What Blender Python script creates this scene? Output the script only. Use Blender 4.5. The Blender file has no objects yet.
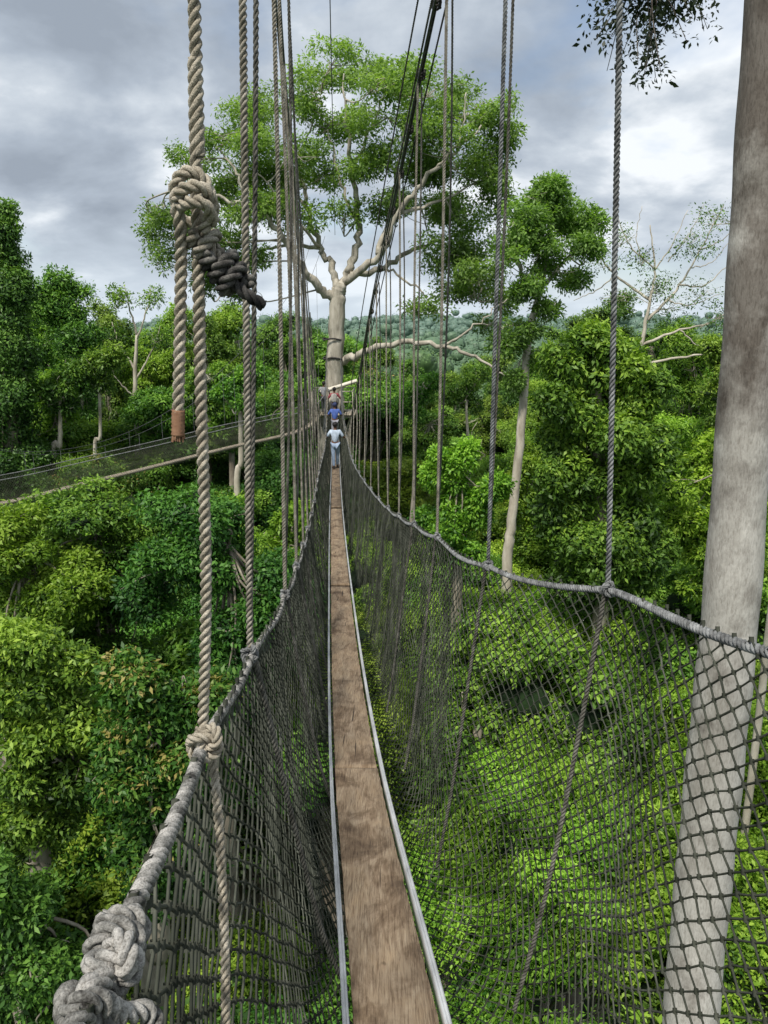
import bpy, math, numpy as np
from mathutils import Vector
R0=np.random.RandomState
PI=math.pi
CZ=34.0; F=769.0; CP=math.cos(math.radians(13.7)); SP=math.sin(math.radians(13.7))
sc=bpy.context.scene
col=sc.collection
sc.view_settings.view_transform='Standard'; sc.view_settings.look='None'; sc.view_settings.exposure=0

# survey point: bearing/elevation as measured, at forward distance Y
def P(px,py,Y):
    t=(py-512)/F; d=Y/(CP-SP*t)
    return np.array([(px-384)/F*d, Y, CZ-d*(CP*t+SP)])
def dep(py,Y): return Y/(CP-SP*(py-512)/F)

# ---------------- materials
def newmat(n):
    m=bpy.data.materials.new(n); m.use_nodes=True
    nt=m.node_tree; b=nt.nodes['Principled BSDF']; return m,nt,b
def ramp(nt,fac,stops):
    r=nt.nodes.new('ShaderNodeValToRGB'); e=r.color_ramp.elements
    while len(e)<len(stops): e.new(.5)
    for i,(p,c) in enumerate(stops):
        e[i].position=p; e[i].color=(c[0],c[1],c[2],1)
    nt.links.new(fac,r.inputs[0]); return r.outputs[0]
def noise(nt,scale,detail=4,rough=.55,vec=None,coord='Object',stretch=None,dist=0):
    tc=nt.nodes.new('ShaderNodeTexCoord'); v=tc.outputs[coord]
    if stretch:
        mp=nt.nodes.new('ShaderNodeMapping'); mp.inputs['Scale'].default_value=stretch
        nt.links.new(v,mp.inputs[0]); v=mp.outputs[0]
    n=nt.nodes.new('ShaderNodeTexNoise'); n.inputs['Scale'].default_value=scale
    n.inputs['Detail'].default_value=detail; n.inputs['Roughness'].default_value=rough; n.inputs['Distortion'].default_value=dist
    nt.links.new(v,n.inputs['Vector']); return n.outputs['Fac']
def mulc(nt,a,b,f=1.):
    mx=nt.nodes.new('ShaderNodeMix'); mx.data_type='RGBA'; mx.blend_type='MULTIPLY'; mx.inputs[0].default_value=f
    nt.links.new(a,mx.inputs[6]); nt.links.new(b,mx.inputs[7]); return mx.outputs[2]
def bump(nt,b,h,s,d=.01):
    bp=nt.nodes.new('ShaderNodeBump'); bp.inputs['Strength'].default_value=s; bp.inputs['Distance'].default_value=d
    nt.links.new(h,bp.inputs['Height']); nt.links.new(bp.outputs[0],b.inputs['Normal'])
def nmat(n,stops,scale,detail=5,rough=.8,stretch=None,bs=.4,bd=.01,metal=0,spec=.3):
    m,nt,b=newmat(n)
    f=noise(nt,scale,detail,.6,stretch=stretch)
    nt.links.new(ramp(nt,f,stops),b.inputs['Base Color'])
    b.inputs['Roughness'].default_value=rough; b.inputs['Metallic'].default_value=metal
    b.inputs['Specular IOR Level'].default_value=spec
    if bs: bump(nt,b,f,bs,bd)
    return m
def ropemat(n,stops,scale):
    m,nt,b=newmat(n)
    f=noise(nt,scale,6,.65); g=noise(nt,420,3,.7)
    c=mulc(nt,ramp(nt,f,stops),ramp(nt,g,[(.36,(.5,.49,.47)),(.5,(.95,.95,.95)),(.66,(1.2,1.2,1.18))]),.9)
    nt.links.new(c,b.inputs['Base Color']); b.inputs['Roughness'].default_value=.95; b.inputs['Specular IOR Level'].default_value=.1
    bump(nt,b,g,.9,.002); return m
def leafmat(n,stops,trans=.3,var=.22,haze=False):
    m,nt,b=newmat(n)
    a=nt.nodes.new('ShaderNodeAttribute'); a.attribute_name='tint'
    c=ramp(nt,a.outputs['Fac'],stops)
    if not haze:
        oi=nt.nodes.new('ShaderNodeObjectInfo')
        h=nt.nodes.new('ShaderNodeHueSaturation')
        mr=nt.nodes.new('ShaderNodeMapRange'); mr.inputs['To Min'].default_value=.48; mr.inputs['To Max'].default_value=.515
        nt.links.new(oi.outputs['Random'],mr.inputs[0]); nt.links.new(mr.outputs[0],h.inputs['Hue'])
        mv=nt.nodes.new('ShaderNodeMath'); mv.operation='MULTIPLY'; mv.inputs[1].default_value=7.31
        nt.links.new(oi.outputs['Random'],mv.inputs[0])
        mf=nt.nodes.new('ShaderNodeMath'); mf.operation='FRACT'; nt.links.new(mv.outputs[0],mf.inputs[0])
        m2=nt.nodes.new('ShaderNodeMapRange'); m2.inputs['To Min'].default_value=1-var; m2.inputs['To Max'].default_value=1+var
        nt.links.new(mf.outputs[0],m2.inputs[0]); nt.links.new(m2.outputs[0],h.inputs['Value'])
        nt.links.new(c,h.inputs['Color']); c=h.outputs[0]
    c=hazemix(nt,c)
    nt.links.new(c,b.inputs['Base Color'])
    b.inputs['Roughness'].default_value=.5; b.inputs['Specular IOR Level'].default_value=.3
    if trans<=0: return m
    tr=nt.nodes.new('ShaderNodeBsdfTranslucent')
    br=nt.nodes.new('ShaderNodeMix'); br.data_type='RGBA'; br.blend_type='MULTIPLY'; br.inputs[0].default_value=1
    br.inputs[7].default_value=(1.25,1.4,.5,1); nt.links.new(c,br.inputs[6]); nt.links.new(br.outputs[2],tr.inputs[0])
    mx=nt.nodes.new('ShaderNodeMixShader'); mx.inputs[0].default_value=trans
    nt.links.new(b.outputs[0],mx.inputs[1]); nt.links.new(tr.outputs[0],mx.inputs[2])
    nt.links.new(mx.outputs[0],nt.nodes['Material Output'].inputs[0])
    return m
def hazemix(nt,c,L=800.):  # distance haze painted into the base colour by world position
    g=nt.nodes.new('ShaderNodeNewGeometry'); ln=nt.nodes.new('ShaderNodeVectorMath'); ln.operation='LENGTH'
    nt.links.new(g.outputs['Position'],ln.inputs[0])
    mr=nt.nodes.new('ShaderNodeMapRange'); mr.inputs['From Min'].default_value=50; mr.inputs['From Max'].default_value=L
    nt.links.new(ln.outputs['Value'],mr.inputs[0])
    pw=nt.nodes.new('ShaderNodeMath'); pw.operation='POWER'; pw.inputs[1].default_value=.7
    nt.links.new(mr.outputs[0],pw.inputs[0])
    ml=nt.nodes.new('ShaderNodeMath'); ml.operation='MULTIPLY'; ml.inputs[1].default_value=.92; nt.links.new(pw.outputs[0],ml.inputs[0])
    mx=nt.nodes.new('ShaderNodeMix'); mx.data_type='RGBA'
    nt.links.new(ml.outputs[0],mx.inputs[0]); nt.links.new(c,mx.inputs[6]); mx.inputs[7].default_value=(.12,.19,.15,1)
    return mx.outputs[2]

M={}
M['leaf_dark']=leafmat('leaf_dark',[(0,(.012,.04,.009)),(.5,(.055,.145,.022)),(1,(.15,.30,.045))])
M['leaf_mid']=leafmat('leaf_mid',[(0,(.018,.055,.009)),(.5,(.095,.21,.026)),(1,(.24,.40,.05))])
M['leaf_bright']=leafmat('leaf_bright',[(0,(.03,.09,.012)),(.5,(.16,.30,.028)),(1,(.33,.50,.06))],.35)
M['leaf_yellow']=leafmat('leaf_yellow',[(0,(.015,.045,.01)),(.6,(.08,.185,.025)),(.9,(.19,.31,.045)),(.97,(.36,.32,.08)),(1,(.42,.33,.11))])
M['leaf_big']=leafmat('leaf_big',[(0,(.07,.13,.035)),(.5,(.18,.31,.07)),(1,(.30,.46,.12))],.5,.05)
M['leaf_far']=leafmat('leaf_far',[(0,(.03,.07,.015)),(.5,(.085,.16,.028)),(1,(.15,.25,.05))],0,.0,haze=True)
M['leaf_twig']=leafmat('leaf_twig',[(0,(.01,.02,.008)),(1,(.04,.06,.02))],.15,.0)
M['core']=nmat('foliage_core',[(.3,(.005,.013,.004)),(.7,(.014,.034,.008))],3,3,1,bs=0)  # near-black blobs inside crowns, shade of the interior painted in as colour
M['bark']=nmat('bark',[(.3,(.12,.10,.075)),(.55,(.26,.23,.18)),(.7,(.38,.35,.28))],3,6,.9,(1,1,.35),.8,.04)
M['bark_pale']=nmat('bark_pale',[(.3,(.26,.23,.18)),(.5,(.42,.38,.31)),(.7,(.56,.52,.44))],2.5,6,.9,(1,1,.4),.6,.03)
M['bark_giant']=nmat('bark_giant',[(.3,(.17,.15,.12)),(.5,(.35,.32,.26)),(.7,(.52,.48,.41))],2.6,8,.9,(1.4,1.4,.35),.9,.08)
def graybark():
    m,nt,b=newmat('bark_grey_lichen')
    f=noise(nt,3.2,9,.7,stretch=(1,1,.4),dist=.5); g=noise(nt,50,4,.6,stretch=(1.4,1.4,.35)); s=noise(nt,2.2,7,.65)
    c1=ramp(nt,f,[(.34,(.06,.048,.038)),(.48,(.112,.094,.078)),(.62,(.17,.15,.13))])
    c2=ramp(nt,g,[(.35,(.6,.58,.55)),(.5,(1,1,1)),(.7,(1.1,1.1,1.08))])
    c=mulc(nt,c1,c2,.8)
    tc=nt.nodes.new('ShaderNodeTexCoord'); sx=nt.nodes.new('ShaderNodeSeparateXYZ'); nt.links.new(tc.outputs['Object'],sx.inputs[0])
    mr=nt.nodes.new('ShaderNodeMapRange'); mr.inputs['From Min'].default_value=35.6; mr.inputs['From Max'].default_value=31.2; mr.inputs['To Min'].default_value=-.2; mr.inputs['To Max'].default_value=.14
    nt.links.new(sx.outputs[2],mr.inputs[0]); ad=nt.nodes.new('ShaderNodeMath'); ad.operation='ADD'; nt.links.new(s,ad.inputs[0]); nt.links.new(mr.outputs[0],ad.inputs[1])
    k=ramp(nt,ad.outputs[0],[(.34,(0,0,0)),(.62,(1,1,1))])
    mx=nt.nodes.new('ShaderNodeMix'); mx.data_type='RGBA'; nt.links.new(k,mx.inputs[0]); nt.links.new(c,mx.inputs[6])
    gb=ramp(nt,f,[(.34,(.27,.25,.22)),(.5,(.40,.38,.345)),(.66,(.52,.50,.46))]); g2=mulc(nt,gb,c2,.6); nt.links.new(g2,mx.inputs[7])
    nt.links.new(mx.outputs[2],b.inputs['Base Color']); b.inputs['Roughness'].default_value=.9
    bump(nt,b,g,.5,.015); return m
M['bark_grey']=graybark()
def woodmat():
    m,nt,b=newmat('worn_wood')
    tc=nt.nodes.new('ShaderNodeTexCoord'); oi=nt.nodes.new('ShaderNodeObjectInfo')
    mp=nt.nodes.new('ShaderNodeMapping'); nt.links.new(tc.outputs['Object'],mp.inputs[0])
    cbn=nt.nodes.new('ShaderNodeCombineXYZ'); mu=nt.nodes.new('ShaderNodeMath'); mu.operation='MULTIPLY'; mu.inputs[1].default_value=40
    nt.links.new(oi.outputs['Random'],mu.inputs[0]); nt.links.new(mu.outputs[0],cbn.inputs[0]); nt.links.new(cbn.outputs[0],mp.inputs['Location'])
    def nz(scale,st,det,ro,dist=0):
        m2=nt.nodes.new('ShaderNodeMapping'); m2.inputs['Scale'].default_value=st; nt.links.new(mp.outputs[0],m2.inputs[0])
        n=nt.nodes.new('ShaderNodeTexNoise'); n.inputs['Scale'].default_value=scale; n.inputs['Detail'].default_value=det; n.inputs['Roughness'].default_value=ro; n.inputs['Distortion'].default_value=dist
        nt.links.new(m2.outputs[0],n.inputs['Vector']); return n.outputs['Fac']
    f=nz(15,(2.2,.2,.2),6,.62,1.6); g=nz(4.2,(1.5,.75,.7),8,.66,.5); h=nz(90,(2.2,.11,.11),3,.6,.4); kn=nz(5.2,(1.4,.9,.9),3,.55); sp=nz(24,(1.6,.05,.05),2,.4,.3)
    c1=ramp(nt,f,[(.3,(.24,.165,.10)),(.43,(.34,.245,.155)),(.54,(.41,.305,.20)),(.68,(.51,.395,.27))])
    c2=ramp(nt,g,[(.33,(.34,.29,.25)),(.43,(.66,.61,.56)),(.52,(1,1,1)),(.68,(1.18,1.15,1.08))])
    c3=ramp(nt,h,[(.34,(.5,.45,.4)),(.48,(.94,.93,.92)),(.7,(1.1,1.1,1.1))])
    c4=ramp(nt,kn,[(.25,(.14,.1,.08)),(.31,(1,1,1))])
    c5=ramp(nt,sp,[(.27,(.10,.07,.05)),(.30,(1,1,1))])
    c=mulc(nt,mulc(nt,mulc(nt,mulc(nt,c1,c2,.95),c3,.85),c4,.9),c5,.9)
    hv=nt.nodes.new('ShaderNodeHueSaturation'); nt.links.new(c,hv.inputs['Color']); mr=nt.nodes.new('ShaderNodeMapRange'); mr.inputs['To Min'].default_value=.66; mr.inputs['To Max'].default_value=1.0
    nt.links.new(oi.outputs['Random'],mr.inputs[0]); nt.links.new(mr.outputs[0],hv.inputs['Value']); hv.inputs['Saturation'].default_value=1.0
    nt.links.new(hv.outputs[0],b.inputs['Base Color']); b.inputs['Roughness'].default_value=.85
    bump(nt,b,h,.6,.004); return m
M['wood']=woodmat()
M['wood_dark']=nmat('dark_batten',[(.3,(.03,.022,.016)),(.7,(.07,.05,.035))],20,4,.9)  # plain dark brown, shows under the gaps at plank ends
M['wood_pale']=nmat('weathered_timber',[(.3,(.22,.185,.14)),(.7,(.44,.39,.31))],6,5,.8,(3,.4,1))
M['wood_white']=nmat('pale_board',[(.3,(.5,.46,.38)),(.7,(.72,.68,.58))],6,5,.8,(3,.4,1))
M['alu']=nmat('aluminium_rail',[(.3,(.36,.37,.38)),(.7,(.68,.69,.70))],14,5,.45,(1,.3,1),.2,.003,.3,.5)
M['rope']=ropemat('rope_beige',[(.28,(.10,.09,.07)),(.5,(.27,.245,.20)),(.7,(.43,.395,.335))],22)
M['rope_light']=ropemat('rope_light',[(.28,(.18,.155,.12)),(.5,(.37,.33,.26)),(.7,(.54,.49,.41))],26)
M['rope_dirty']=ropemat('rope_dirty',[(.36,(.05,.048,.044)),(.48,(.21,.205,.19)),(.62,(.46,.44,.41))],26)
M['rope_soot']=ropemat('rope_soot',[(.36,(.025,.024,.022)),(.5,(.09,.085,.08)),(.66,(.22,.21,.19))],26)
M['rope_grey']=ropemat('rope_grey',[(.32,(.07,.07,.07)),(.5,(.19,.195,.195)),(.7,(.34,.35,.35))],20)
M['rope_olive']=ropemat('rope_olive_grey',[(.32,(.05,.048,.04)),(.5,(.12,.115,.10)),(.7,(.22,.21,.185))],20)
M['rope_dark']=ropemat('rope_dark',[(.35,(.02,.02,.02)),(.65,(.09,.085,.08))],22)
M['tape']=nmat('rope_whipping',[(.3,(.17,.085,.05)),(.7,(.32,.19,.12))],60,4,.9,bs=.5,bd=.003,spec=.1)
M['net']=nmat('net_cord',[(.35,(.020,.023,.017)),(.52,(.052,.056,.043)),(.72,(.12,.125,.10))],5,6,.9,bs=0,spec=.1)
M['net_brown']=nmat('net_cord_weathered',[(.35,(.07,.08,.05)),(.65,(.15,.16,.11))],3,5,.85,bs=0)
M['steel']=nmat('steel_cable',[(.3,(.04,.04,.042)),(.7,(.13,.135,.14))],20,4,.5,bs=0,metal=.4)
def flat(n,c,r=.8):
    return nmat(n,[(.35,tuple(x*.8 for x in c)),(.65,tuple(min(1,x*1.15) for x in c))],9,4,r,bs=.2,bd=.01)
M['skin']=flat('skin_brown',(.16,.08,.05),.5); M['hair']=flat('hair_black',(.012,.01,.01),.6)
M['shoe']=flat('shoe_dark',(.05,.045,.04))

# ---------------- mesh helpers
def mk(name,V,Fq,mats,mi=None,tint=None,smooth=False,link=True):
    V=np.asarray(V,dtype=np.float32); Fq=np.asarray(Fq,dtype=np.int32)
    me=bpy.data.meshes.new(name); n=len(V); nf=len(Fq)
    me.vertices.add(n); me.vertices.foreach_set('co',V.ravel())
    me.loops.add(nf*4); me.loops.foreach_set('vertex_index',Fq.ravel())
    me.polygons.add(nf); me.polygons.foreach_set('loop_start',np.arange(nf,dtype=np.int32)*4)
    for m in mats: me.materials.append(m)
    if mi is not None: me.polygons.foreach_set('material_index',np.asarray(mi,dtype=np.int32))
    if smooth: me.polygons.foreach_set('use_smooth',np.ones(nf,dtype=bool))
    me.update(calc_edges=True)
    if tint is not None:
        a=me.attributes.new('tint','FLOAT','POINT'); a.data.foreach_set('value',np.asarray(tint,dtype=np.float32))
    o=bpy.data.objects.new(name,me)
    if link: col.objects.link(o)
    return o
def cat(parts):
    V=[];Fs=[];o=0
    for v,f in parts:
        V.append(v);Fs.append(np.asarray(f)+o);o+=len(v)
    return np.concatenate(V),np.concatenate(Fs)
def empty(name,loc,label,category,group=None):
    e=bpy.data.objects.new(name,None); e.location=loc; e.empty_display_size=.3; col.objects.link(e)
    e['label']=label; e['category']=category
    if group: e['group']=group
    return e
def child(o,p):
    o.parent=p; return o
def rel(V,b): return np.asarray(V)-np.asarray(b)
def resample(p,step):
    p=np.asarray(p,float); s=np.r_[0,np.cumsum(np.linalg.norm(np.diff(p,axis=0),axis=1))]
    n=max(2,int(s[-1]/step)+1); q=np.linspace(0,s[-1],n)
    return np.stack([np.interp(q,s,p[:,i]) for i in range(3)],1)
def smoothc(p,n=12):
    p=np.asarray(p,float)
    if len(p)<3: return p
    e=np.vstack([2*p[0]-p[1],p,2*p[-1]-p[-2]]); out=[]
    for i in range(len(p)-1):
        a,b,c,d=e[i],e[i+1],e[i+2],e[i+3]
        for t in np.linspace(0,1,n,endpoint=False):
            out.append(.5*((2*b)+(-a+c)*t+(2*a-5*b+4*c-d)*t*t+(-a+3*b-3*c+d)*t**3))
    out.append(p[-1]); return np.array(out)
def frames(p,trans=False):
    T=np.gradient(p,axis=0); T/=np.linalg.norm(T,axis=1)[:,None]+1e-12
    if not trans:
        ref=np.eye(3)[np.argmin(np.abs(T.mean(0)))]
        N=np.cross(T,ref); N/=np.linalg.norm(N,axis=1)[:,None]+1e-12
    else:
        N=np.zeros_like(T); ref=np.eye(3)[np.argmin(np.abs(T[0]))]
        n=np.cross(T[0],ref); n/=np.linalg.norm(n); N[0]=n
        for i in range(1,len(p)):
            n=n-T[i]*n.dot(T[i]); n/=np.linalg.norm(n)+1e-12; N[i]=n
    return T,N,np.cross(T,N)
def ringmesh(rings,cap=True):
    n,k,_=rings.shape
    idx=np.arange(n*k).reshape(n,k); a=idx[:-1]; b=idx[1:]
    Fq=np.stack([a,np.roll(a,-1,1),np.roll(b,-1,1),b],-1).reshape(-1,4)
    V=rings.reshape(-1,3)
    if cap:
        c0=rings[0].mean(0);c1=rings[-1].mean(0)
        r0=(rings[0]*.02+c0*.98); r1=(rings[-1]*.02+c1*.98)
        V=np.concatenate([V,r0,r1]); m=n*k
        i0=np.arange(k);j=(i0+1)%k
        f0=np.stack([m+i0,m+j,j,i0],1); e=(n-1)*k
        f1=np.stack([e+i0,e+j,m+k+j,m+k+i0],1)
        Fq=np.concatenate([Fq,f0,f1])
    return V,Fq
def tube(p,r,k=6,trans=False):
    p=np.asarray(p,float); r=np.broadcast_to(np.asarray(r,float),(len(p),))
    T,N,B=frames(p,trans); a=np.arange(k)*2*PI/k
    rings=p[:,None]+r[:,None,None]*(np.cos(a)[None,:,None]*N[:,None]+np.sin(a)[None,:,None]*B[:,None])
    return ringmesh(rings)
def rope(p,R,pitch=None,step=None,trans=False,k=7,ph=0):
    pitch=pitch or R*5.; step=step or pitch/10
    p=resample(p,step); T,N,B=frames(p,trans)
    s=np.r_[0,np.cumsum(np.linalg.norm(np.diff(p,axis=0),axis=1))]
    a=np.arange(k)*2*PI/k; out=[]
    for j in range(3):
        th=s/pitch*2*PI+j*2*PI/3+ph
        c=p+R*.54*(np.cos(th)[:,None]*N+np.sin(th)[:,None]*B)
        rings=c[:,None]+R*.48*(np.cos(a)[None,:,None]*N[:,None]+np.sin(a)[None,:,None]*B[:,None])
        out.append(ringmesh(rings))
    return cat(out)
def prisms(A,Bp,r,k=4):
    A=np.asarray(A,float);Bp=np.asarray(Bp,float); T=Bp-A; T/=np.linalg.norm(T,axis=1)[:,None]+1e-9
    ref=np.where(np.abs(T[:,2:3])>.9,np.array([[1.,0,0]]),np.array([[0,0,1.]]))
    N=np.cross(T,ref); N/=np.linalg.norm(N,axis=1)[:,None]; B=np.cross(T,N)
    a=np.arange(k)*2*PI/k
    off=np.cos(a)[None,:,None]*N[:,None]+np.sin(a)[None,:,None]*B[:,None]
    r=np.broadcast_to(np.asarray(r,float),(len(A),))[:,None,None]
    V=np.concatenate([A[:,None]+off*r,Bp[:,None]+off*r],1)
    n=len(A); base=(np.arange(n)*2*k)[:,None,None]; i=np.arange(k); j=(i+1)%k
    f=np.stack([i,j,j+k,i+k],1)[None]+base
    return V.reshape(-1,3),f.reshape(-1,4)
def boxes(c,s):
    c=np.asarray(c,float).reshape(-1,3); s=np.asarray(s,float).reshape(-1,3)
    u=np.array([[-1,-1,-1],[1,-1,-1],[1,1,-1],[-1,1,-1],[-1,-1,1],[1,-1,1],[1,1,1],[-1,1,1]])*.5
    V=c[:,None]+u[None]*s[:,None]
    f=np.array([[0,3,2,1],[4,5,6,7],[0,1,5,4],[1,2,6,5],[2,3,7,6],[3,0,4,7]])[None]+(np.arange(len(c))*8)[:,None,None]
    return V.reshape(-1,3),f.reshape(-1,4)
def csphere(n=4):
    g=np.linspace(-1,1,n+1); V=[];Fq=[]
    for ax in range(3):
        for sg in (-1,1):
            o=len(V)
            for a in g:
                for b in g:
                    v=np.zeros(3); v[ax]=sg; v[(ax+1)%3]=math.tan(a*PI/4); v[(ax+2)%3]=math.tan(b*PI/4)*sg; V.append(v/np.linalg.norm(v))
            for i in range(n):
                for j in range(n):
                    q=o+i*(n+1)+j; Fq.append([q,q+n+1,q+n+2,q+1])
    return np.array(V),np.array(Fq)
CS4=csphere(4); CS3=csphere(3)
def hint(x,xp,fp):
    x=np.asarray(x,float);xp=np.asarray(xp,float);fp=np.asarray(fp,float)
    d=np.diff(fp)/np.diff(xp); m=np.r_[d[0],(d[1:]+d[:-1])/2,d[-1]]
    i=np.clip(np.searchsorted(xp,x)-1,0,len(xp)-2); h=xp[i+1]-xp[i]; t=(x-xp[i])/h
    tc=np.clip(t,0,1)
    y=(2*tc**3-3*tc**2+1)*fp[i]+(tc**3-2*tc**2+tc)*h*m[i]+(-2*tc**3+3*tc**2)*fp[i+1]+(tc**3-tc**2)*h*m[i+1]
    return y+np.where(t<0,t*h*m[0],0)+np.where(t>1,(t-1)*h*m[-1],0)

# ---------------- leaves
def unit(v): return v/(np.linalg.norm(v,axis=-1,keepdims=True)+1e-9)
def leafverts(C,Nn,L,k,rg,spread,asp=.42,droop=.25,bt=None):
    n=len(C); C=np.repeat(C,k,0); N=np.repeat(Nn,k,0); m=n*k
    rd=unit(rg.normal(size=(m,3))); tan=unit(rd-N*(rd*N).sum(1,keepdims=True))
    C=C+tan*spread*np.sqrt(rg.rand(m,1))+N*rg.normal(size=(m,1))*spread*.4
    d=unit(tan+N*.25+rg.normal(size=(m,3))*.45+np.array([0,0,-droop]))
    nn=unit(N+rg.normal(size=(m,3))*.5+np.array([0,0,.4]))
    w=unit(np.cross(d,nn)); nn=np.cross(w,d)
    l=L*(.5+.9*rg.rand(m,1))
    b=C; tip=C+d*l-nn*l*.12; a=C+d*l*.45+w*l*asp*.5+nn*l*.06; c=C+d*l*.45-w*l*asp*.5+nn*l*.06
    V=np.stack([b,a,tip,c],1).reshape(-1,3)
    Fq=np.arange(m*4).reshape(-1,4)
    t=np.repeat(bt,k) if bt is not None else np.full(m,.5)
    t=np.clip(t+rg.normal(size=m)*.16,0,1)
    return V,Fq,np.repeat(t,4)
def lobes_foliage(cs,rs,nsp,k,L,rg,spread,core=.72,inner=.82,asp=.42,low=-.5,fill=False,rough=.2):
    cs=np.asarray(cs,float); rs=np.asarray(rs,float)
    w=(rs[:,0]*rs[:,2]); w=w/w.sum(); li=rg.choice(len(cs),nsp,p=w)
    d=unit(rg.normal(size=(nsp,3))); d[:,2]=np.where(d[:,2]<low,-d[:,2],d[:,2])
    rad=.86+rough*rg.rand(nsp)**1.5+.1*np.sin(d[:,0]*7+li)*np.sin(d[:,1]*6+li*2)+.06*np.sin(d[:,2]*9)
    if fill: rad=rg.rand(nsp)**.45*1.08
    C=cs[li]+d*rs[li]*rad[:,None]
    if not fill:
        keep=np.ones(nsp,bool)
        for i in range(len(cs)):
            q=(((C-cs[i])/rs[i])**2).sum(1)<inner**2
            keep&=~(q&(li!=i))
        C=C[keep];d=d[keep];li=li[keep]
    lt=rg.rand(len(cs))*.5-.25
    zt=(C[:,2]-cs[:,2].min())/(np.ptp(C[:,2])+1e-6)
    bt=.25+.22*d[:,2]+lt[li]+.38*zt+rg.normal(size=len(C))*.1  # higher and upward sprays paler: top light and shade painted into leaf tint
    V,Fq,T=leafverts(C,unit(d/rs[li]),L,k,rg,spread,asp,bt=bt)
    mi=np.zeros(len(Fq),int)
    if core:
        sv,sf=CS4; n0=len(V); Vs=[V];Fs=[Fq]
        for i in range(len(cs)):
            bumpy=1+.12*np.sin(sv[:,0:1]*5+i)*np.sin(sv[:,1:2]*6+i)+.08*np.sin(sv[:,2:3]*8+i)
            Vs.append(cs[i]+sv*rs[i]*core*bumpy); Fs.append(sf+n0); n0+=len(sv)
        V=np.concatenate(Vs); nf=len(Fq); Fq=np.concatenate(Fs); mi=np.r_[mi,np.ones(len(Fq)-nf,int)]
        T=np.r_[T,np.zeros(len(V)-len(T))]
    return V,Fq,T,mi

# ================= WORLD
w=bpy.data.worlds.new('World'); sc.world=w; w.use_nodes=True
nt=w.node_tree; bg=nt.nodes['Background']
SUN_EL=math.radians(56); SUN_AZ=math.radians(205)
sky=nt.nodes.new('ShaderNodeTexSky'); sky.sky_type='NISHITA'; sky.sun_disc=False
sky.sun_elevation=SUN_EL; sky.sun_rotation=SUN_AZ
tc=nt.nodes.new('ShaderNodeTexCoord'); sx=nt.nodes.new('ShaderNodeSeparateXYZ'); nt.links.new(tc.outputs['Generated'],sx.inputs[0])
def mth(op,a,b=None,c=None):
    n=nt.nodes.new('ShaderNodeMath'); n.operation=op
    for i,x in enumerate((a,b,c)):
        if x is None: continue
        if isinstance(x,(int,float)): n.inputs[i].default_value=x
        else: nt.links.new(x,n.inputs[i])
    return n.outputs[0]
zz=mth('ADD',mth('MAXIMUM',sx.outputs[2],0.0),.32)
cb=nt.nodes.new('ShaderNodeCombineXYZ'); nt.links.new(mth('DIVIDE',sx.outputs[0],zz),cb.inputs[0]); nt.links.new(mth('DIVIDE',sx.outputs[1],zz),cb.inputs[1])
cb.inputs[2].default_value=5.2
def wn(scale,det,ro,dist=0):
    n=nt.nodes.new('ShaderNodeTexNoise'); n.inputs['Scale'].default_value=scale; n.inputs['Detail'].default_value=det
    n.inputs['Roughness'].default_value=ro; n.inputs['Distortion'].default_value=dist; nt.links.new(cb.outputs[0],n.inputs['Vector']); return n.outputs['Fac']
n1=wn(2.3,10,.54,.15); n2=wn(1.3,6,.55,.2)
cl=ramp(nt,n1,[(.33,(.32,.37,.44)),(.44,(.42,.48,.56)),(.53,(.58,.64,.71)),(.62,(.88,.92,.96))])
cov=ramp(nt,n2,[(.36,(.35,.35,.35)),(.47,(1,1,1))])
sk=nt.nodes.new('ShaderNodeMix'); sk.data_type='RGBA'; sk.blend_type='MULTIPLY'; sk.inputs[0].default_value=1
nt.links.new(sky.outputs[0],sk.inputs[6]); sk.inputs[7].default_value=(.13,.13,.13,1)
mx=nt.nodes.new('ShaderNodeMix'); mx.data_type='RGBA'; nt.links.new(cov,mx.inputs[0]); nt.links.new(sk.outputs[2],mx.inputs[6]); nt.links.new(cl,mx.inputs[7])
hz=ramp(nt,sx.outputs[2],[(0,(.8,.8,.8)),(.04,(.5,.5,.5)),(.13,(0,0,0))])
mh=nt.nodes.new('ShaderNodeMix'); mh.data_type='RGBA'; nt.links.new(hz,mh.inputs[0]); nt.links.new(mx.outputs[2],mh.inputs[6]); mh.inputs[7].default_value=(.70,.79,.87,1)
nt.links.new(mh.outputs[2],bg.inputs[0]); bg.inputs[1].default_value=1.08
sl=bpy.data.lights.new('sun','SUN'); sl.energy=4.8; sl.angle=math.radians(6); sl.color=(1,.95,.87)
so=bpy.data.objects.new('sun',sl); col.objects.link(so)
sd=Vector((math.sin(SUN_AZ)*math.cos(SUN_EL),math.cos(SUN_AZ)*math.cos(SUN_EL),math.sin(SUN_EL)))
so.rotation_euler=sd.to_track_quat('Z','Y').to_euler()
cam=bpy.data.cameras.new('camera'); cam.sensor_fit='VERTICAL'; cam.sensor_height=36; cam.lens=769/1024*36; cam.clip_start=.02; cam.clip_end=12000
co=bpy.data.objects.new('camera',cam); col.objects.link(co); co.location=(0,0,CZ); co.rotation_euler=(math.radians(90-13.7),0,0); sc.camera=co

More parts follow.
